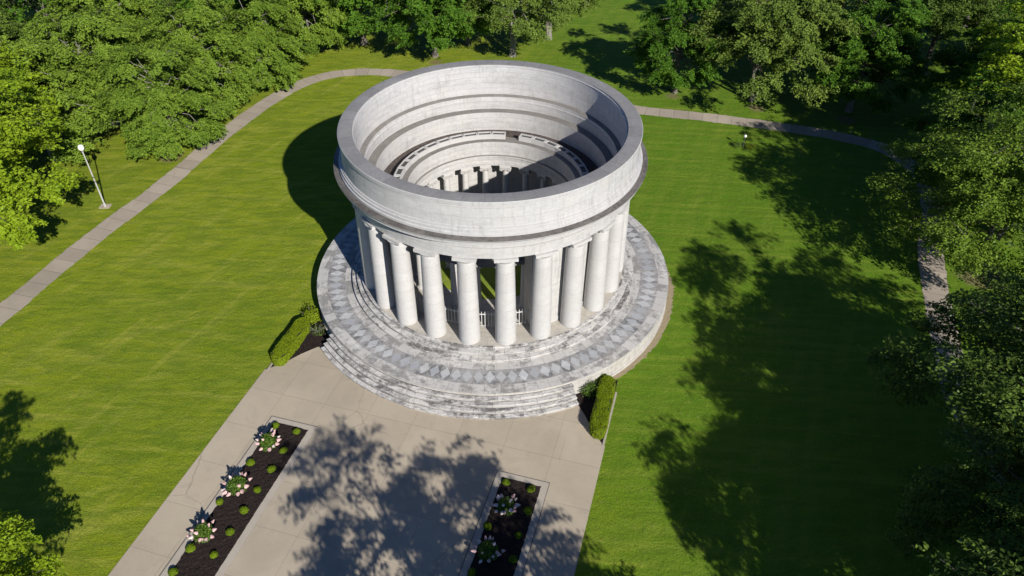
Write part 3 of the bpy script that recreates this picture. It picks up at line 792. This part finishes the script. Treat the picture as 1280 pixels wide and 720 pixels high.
def poly_sheet(name, pts, z, mat, thick=None):
    q = MB(); P = [Vector((p[0], p[1], z)) for p in pts]; q.face(P)
    if thick:
        for a, b in zip(P, P[1:]+P[:1]): q.face([a, (a.x, a.y, z-thick), (b.x, b.y, z-thick), b])
    o = q.build(name, mat, smooth=0)
    if o.data.polygons[0].normal.z < 0: o.data.flip_normals()
    return tag(o, kind='structure')
def bedpts(sg):
    rim = [pol(AZ0+sg*a, 15.85) for a in ((40, 46, 52, 57) if sg < 0 else (40, 44, 48, 51))]
    out = [st(sg*11.0, -12.8), st(sg*11.9, -13.9), st(sg*12.6, -15.0), st(sg*13.75, -16.3)]
    far = [st(sg*13.62, -15.4), st(sg*13.62, -9.6)] if sg > 0 else [st(sg*13.5, -15.4), st(sg*13.55, -10.2)]
    return rim[::-1] + out + far
for sg in (-1, 1): poly_sheet('mulch_bed', bedpts(sg), .045, M['mulch'], .05)
# thin concrete edging beside each hedge
for sg in (-1, 1):
    a = [st(13.63, -16.3), st(13.78, -16.3), st(13.80, -10.9), st(13.65, -10.9)]
    if sg < 0: a = [st(-13.5, -16.35), st(-13.66, -16.35), st(-13.68, -15.0), st(-13.52, -15.0)]
    poly_sheet('bed_edging', [(p.x, p.y) for p in a], .07, M['kerb'], .1)

def shrub(name, label, x, y, r, h, lm, n, size, seed, twigs=14):
    t = thing(name, label, 'shrub', (x, y, .04))
    def fn(rg, n):
        d = rg.normal(0, 1, (n, 3)); d /= np.linalg.norm(d, axis=1, keepdims=True); d[:, 2] = np.abs(d[:, 2])
        k = (1+.25*np.sin(d[:, 0]*5+seed)*np.cos(d[:, 1]*6))*rg.uniform(.5, 1.05, n)
        P = d*np.array([r, r, h])*k[:, None]; P[:, 2] += .08; return P, d+np.array([0, 0, .5])
    link('foliage', blob_leaves('foliage', fn, n, size, lm, seed, .8), t)
    q = MB(); r_ = random.Random(seed)
    for i in range(twigs):
        a = r_.uniform(0, 2*PI); rr = r*r_.uniform(.4, 1.12); z = h*r_.uniform(.5, 1.05)
        q.tube([(0, 0, 0), (rr*.5*math.cos(a), rr*.5*math.sin(a), z*.55), (rr*math.cos(a), rr*math.sin(a), z)], [.02, .013, .006], 4, cap=False)
    q.build('stem', M['pale_bark'], t)
shrub('leafy_shrub', 'loose leafy shrub at the upper end of the left hedge, against the podium', -15.75, -5.2, .8, 1.15, L['hedge'], 1500, .13, 31)
shrub('twiggy_shrub', 'sparse twiggy shrub on the mulch right of the left hedge', -15.0, -6.9, .65, .7, L['shrub'], 260, .1, 32, 40)
shrub('twiggy_shrub', 'loose grey-green shrub on the mulch between the right hedge and the podium', 7.35, -14.3, .85, .9, L['shrub'], 1300, .11, 33, 44)
shrub('leafy_shrub', 'rounded green shrub at the upper end of the right hedge', 8.35, -13.3, .55, .85, L['hedge'], 1400, .11, 34)

# ------------------------------------------------------------------ lamps
def lamp(label, x, y, h, globe=True, pad=True):
    t = thing('lamp_post', label, 'lamp post', (x, y, 0), group='tall lamp posts along the ring path')
    q = MB(); q.revolve([(.13, .05), (.13, .35), (.085, .4), (.06, h-.35), (.09, h-.33), (.09, h-.2)], 0, 360, 14); q.build('pole', M['pole'], t)
    q = MB(); q.revolve([(.10, h-.2), (.17, h-.16), (.17, h-.1)], 0, 360, 14); q.build('collar', M['dark_iron'], t)
    q = MB(); q.revolve([(.16, h-.1), (.27, h+.04), (.29, h+.2), (.24, h+.38), (.12, h+.48), (0, h+.5)], 0, 360, 16); q.build('lamp_globe', M['globe'], t)
    q = MB(); q.box(-.55, .55, -.4, .4, -.05, .05); q.build('base_pad', M['pad'], t, smooth=0)
lamp('tall grey lamp post with a white globe on the grass left of the path', -40.7, 13.3, 6.75)
lamp('tall lamp post hidden by the dark right-hand tree, its thin shadow crossing the path', 40.2, -14.6, 6.9)
t = thing('garden_lamp', 'short lamp with a white globe among low plants on the right lawn', 'lamp', (29.9, 24.0, 0))
q = MB(); q.revolve([(.07, 0), (.05, .06), (.045, 1.25), (.09, 1.3)], 0, 360, 10); q.build('pole', M['dark_iron'], t)
q = MB(); q.revolve([(.07, 1.3), (.14, 1.38), (.17, 1.48), (.13, 1.6), (0, 1.65)], 0, 360, 14); q.build('lamp_globe', M['globe'], t)
shrub('low_plant', 'low plant left of the short globe lamp', 29.2, 24.2, .6, .55, L['shrub'], 500, .12, 41)
shrub('low_plant', 'low plant right of the short globe lamp', 30.6, 23.9, .65, .5, L['hedge'], 500, .12, 42)
# ------------------------------------------------------------------ trees
KM = {}
def kind(key, **k): KM[key] = tree_meshes(**k)
kind('maple_bright', seed=101, H=16, R=7.4, base_z=1.8, lm=L['bright'], bark=M['bark'], lobes=40, sprays=28, leaves=64, lsize=.28, droop=.12)
kind('beech_a', seed=102, H=15, R=7.0, base_z=.8, lm=L['mid'], bark=M['pale_bark'], lobes=42, sprays=28, leaves=64, lsize=.26, droop=.42, low=-.75, stems=3)
kind('beech_b', seed=103, H=14, R=6.5, base_z=.6, lm=L['mid'], bark=M['pale_bark'], lobes=46, sprays=28, leaves=64, lsize=.26, droop=.5, low=-.97, stems=2)
kind('dark_maple', seed=104, H=16, R=7.0, base_z=1.7, lm=L['fresh'], bark=M['bark'], lobes=38, sprays=24, leaves=60, lsize=.28, droop=.2, low=-.88)
kind('pale_trunk', seed=105, H=15, R=7.0, base_z=2.4, lm=L['olive'], bark=M['pale_bark'], lobes=36, sprays=22, leaves=52, lsize=.25, droop=.25, stems=2, trunk_r=.4, low=-.7)
kind('olive_round', seed=106, H=15, R=7.6, base_z=1.9, lm=L['olive'], bark=M['bark'], lobes=44, sprays=27, leaves=62, lsize=.26, droop=.25, stems=2, low=-.5)
kind('green_cone', seed=107, H=16, R=6.2, base_z=1.2, lm=L['fresh'], bark=M['bark'], lobes=40, sprays=28, leaves=62, lsize=.26, droop=.2, shape=1.2, low=-.85)
kind('dark_big', seed=108, H=18, R=8.8, base_z=2.2, lm=L['dark'], bark=M['bark'], lobes=50, sprays=29, leaves=66, lsize=.26, droop=.25, low=-.5)
kind('locust', seed=109, H=16.5, R=9.4, base_z=1.6, lm=L['mid'], bark=M['bark'], lobes=50, sprays=30, leaves=62, lsize=.25, droop=.2, stems=2, trunk_r=.42, low=-.7)
kind('airy', seed=110, H=15.5, R=6.8, base_z=3.4, lm=L['mid'], bark=M['bark'], lobes=30, sprays=17, leaves=42, lsize=.27, droop=.2)
T = [ # kind, x, y, scale, rot, label
 ('maple_bright', -47.8, 3.8, 1.22, .3, 'bright yellow-green maple filling the left edge beside the path'),
 ('maple_bright', -52.5, -5.5, .86, 2.3, 'smaller yellow-green tree at the left edge, below the big bright maple'),
 ('maple_bright', -54.5, 14.0, 1.2, 4.3, 'yellow-green treetop behind the big bright maple at the left edge'),
 ('beech_b', -37.0, 24.6, .92, 1.1, 'low drooping green tree next to the path, nearest the tall lamp post'),
 ('beech_a', -35.4, 35.2, 1.0, 2.0, 'wide drooping green tree in the middle of the left grove'),
 ('beech_b', -30.6, 43.6, .92, 4.0, 'drooping tree hanging over the curve of the left path'),
 ('beech_a', -50.5, 23.5, 1.05, 5.0, 'mid-green tree behind the lamp post and the bright yellow-green maple'),
 ('beech_b', -27.8, 55.2, 1.12, .5, 'green tree beyond the bend of the left path, at the grove\'s right end'),
 ('beech_a', -49.0, 45.0, 1.12, 3.1, 'tall green tree with pale limbs behind the middle of the left grove'),
 ('olive_round', -66.0, 34.0, 1.2, 1.9, 'spreading tree in the top left corner behind the bright maple'),
 ('dark_maple', -62.0, 55.0, 1.2, 2.2, 'deep green tree at the top left in the second row of the grove'),
 ('dark_maple', -42.0, 64.0, 1.15, .2, 'deep green tree at the top edge above the left path\'s bend'),
 ('beech_a', -79.0, 60.0, 1.35, .9, 'large tree farthest into the top left corner'),
 ('dark_maple', -19.0, 57.5, 1.28, 3.6, 'dark green maple left of centre at the top edge, deep shade below'),
 ('dark_maple', -8.0, 52.4, 1.14, 1.2, 'dark green maple just behind the rotunda\'s upper left rim'),
 ('dark_maple', -3.2, 57.0, 1.0, 5.0, 'deep green tree at the top edge just left of the pale-trunked tree'),
 ('pale_trunk', 3.4, 52.0, 1.12, 2.6, 'open tree with a pale trunk behind the top of the rotunda'),
 ('pale_trunk', 9.3, 59.0, 1.15, 5.4, 'sparse olive tree at the top edge, right of the pale-trunked tree'),
 ('green_cone', 24.8, 39.2, .92, .9, 'compact dark green tree just beyond the rotunda\'s right rim'),
 ('olive_round', 34.6, 36.2, 1.12, 2.4, 'broad olive-green tree with a forked trunk behind the right path'),
 ('green_cone', 46.0, 33.0, 1.06, 4.1, 'bright green pointed tree to the right of the broad olive tree'),
 ('dark_big', 61.0, 44.0, 1.1, 1.0, 'dark shaded tree behind the pointed bright green tree'),
 ('maple_bright', 58.0, 15.0, 1.28, 2.9, 'sunlit yellow-green tree in the top right corner'),
 ('locust', 46.2, .6, 1.0, .6, 'broad airy tree with a leaning trunk at the right edge beside the path'),
 ('green_cone', 48.5, 11.5, .92, 3.3, 'rounded green tree overhanging the bend of the right path'),
 ('green_cone', 59.0, 26.0, 1.05, 3.3, 'green tree between the top right sunlit tree and the shaded ones'),
 ('dark_big', 35.8, -23.6, 1.0, .4, 'big dark tree in the bottom right corner, shading the lawn'),
 ('maple_bright', -30.2, -34.6, .80, 1.5, 'bright green treetop poking into the bottom left corner'),
 ('airy', 2.6, -44.4, 1.1, 3.7, 'tree just below the photo, dappling the middle of the plaza'),
 ('airy', 9.0, -47.6, 1.05, .7, 'tree just below the photo, dappling the shaded flower bed'),
 ('dark_big', 29.5, -40.5, 1.0, 3.9, 'tree below the bottom right corner, shading the nearest lawn'),
 ('dark_big', 30.0, -32.5, .72, 1.2, 'smaller dark tree left of the bottom right corner tree'),
 ('dark_big', 38.0, -30.5, .85, 2.9, 'dark tree over the path\'s lowest stretch in the bottom right corner'),
 ('beech_a', -46.5, 31.5, 1.0, .4, 'green drooping tree inside the left grove, above the lamp post'),
 ('dark_maple', 78.0, 38.0, 1.2, .3, 'dark tree in the far top right corner'),
 ('dark_big', 76.0, 62.0, 1.2, 2.5, 'large dark tree farthest into the top right corner'),
 ('olive_round', 42.0, 54.0, 1.15, 5.1, 'olive tree at the top edge behind the broad olive tree'),
 ('dark_big', 56.0, 64.0, 1.15, 4.4, 'dark tree at the top edge in the right second row'),
 ('dark_maple', 72.0, 18.0, 1.1, 1.4, 'green tree beyond the sunlit tree at the right edge'),
 ('dark_maple', -25.0, 74.0, 1.1, 4.8, 'deep green tree beyond the top edge, left of centre'),
 ('dark_big', -60.0, 80.0, 1.3, 1.7, 'large dark tree beyond the photo\'s top left'),
]
first = {}
for key, x, y, sc, rz, lab in T:
    tm, cm = KM[key]
    t = thing('deciduous_tree', lab, 'tree', (x, y, 0), rz, 'trees round the memorial lawn', sc)
    link('trunk', tm, t); link('crown', cm, t)

# ------------------------------------------------------------------ light, world, camera
EL = R_(30.5); SD = Vector((.454, -.891, 0)).normalized()
sdir = Vector((SD.x*math.cos(EL), SD.y*math.cos(EL), math.sin(EL)))
sun = bpy.data.lights.new('sun', 'SUN'); sun.energy = 5.0; sun.angle = R_(.53); sun.color = (1.0, .955, .89)
so = bpy.data.objects.new('sun', sun); COL.objects.link(so); so.location = sdir*60
so.rotation_euler = (-sdir).to_track_quat('-Z', 'Y').to_euler()
w = bpy.data.worlds.new('World'); scene.world = w; w.use_nodes = True
nt = w.node_tree; nt.nodes.clear()
sky = nt.nodes.new('ShaderNodeTexSky'); sky.sky_type = 'NISHITA'; sky.sun_disc = False
sky.air_density = .6; sky.dust_density = 0.0; sky.ozone_density = 10.0; sky.sun_elevation = EL; sky.sun_rotation = math.atan2(SD.x, SD.y)
bg = nt.nodes.new('ShaderNodeBackground'); bg.inputs[1].default_value = .08
wo = nt.nodes.new('ShaderNodeOutputWorld')
nt.links.new(sky.outputs[0], bg.inputs[0]); nt.links.new(bg.outputs[0], wo.inputs[0])

cam = bpy.data.cameras.new('camera'); co = bpy.data.objects.new('camera', cam); COL.objects.link(co)
th, ro_, yaw = R_(39.54), R_(.10), R_(1.84)
fw = Vector((math.sin(yaw)*math.cos(th), math.cos(yaw)*math.cos(th), -math.sin(th)))
rt = Vector((math.cos(yaw), -math.sin(yaw), 0)); up = rt.cross(fw)
r2 = rt*math.cos(ro_)+up*math.sin(ro_); u2 = -rt*math.sin(ro_)+up*math.cos(ro_)
mt = Matrix((r2, u2, -fw)).transposed().to_4x4(); mt.translation = Vector((0, -53.24, 42.79))
co.matrix_world = mt
cam.sensor_width = 36; cam.sensor_fit = 'HORIZONTAL'; cam.lens = 920.6/1280*36
cam.clip_start = .5; cam.clip_end = 2000
scene.camera = co
scene.view_settings.view_transform = 'Standard'; scene.view_settings.look = 'None'
scene.view_settings.gamma = 1; scene.view_settings.use_curve_mapping = False
scene.view_settings.exposure = .55
scene.render.resolution_x = 1024; scene.render.resolution_y = 576
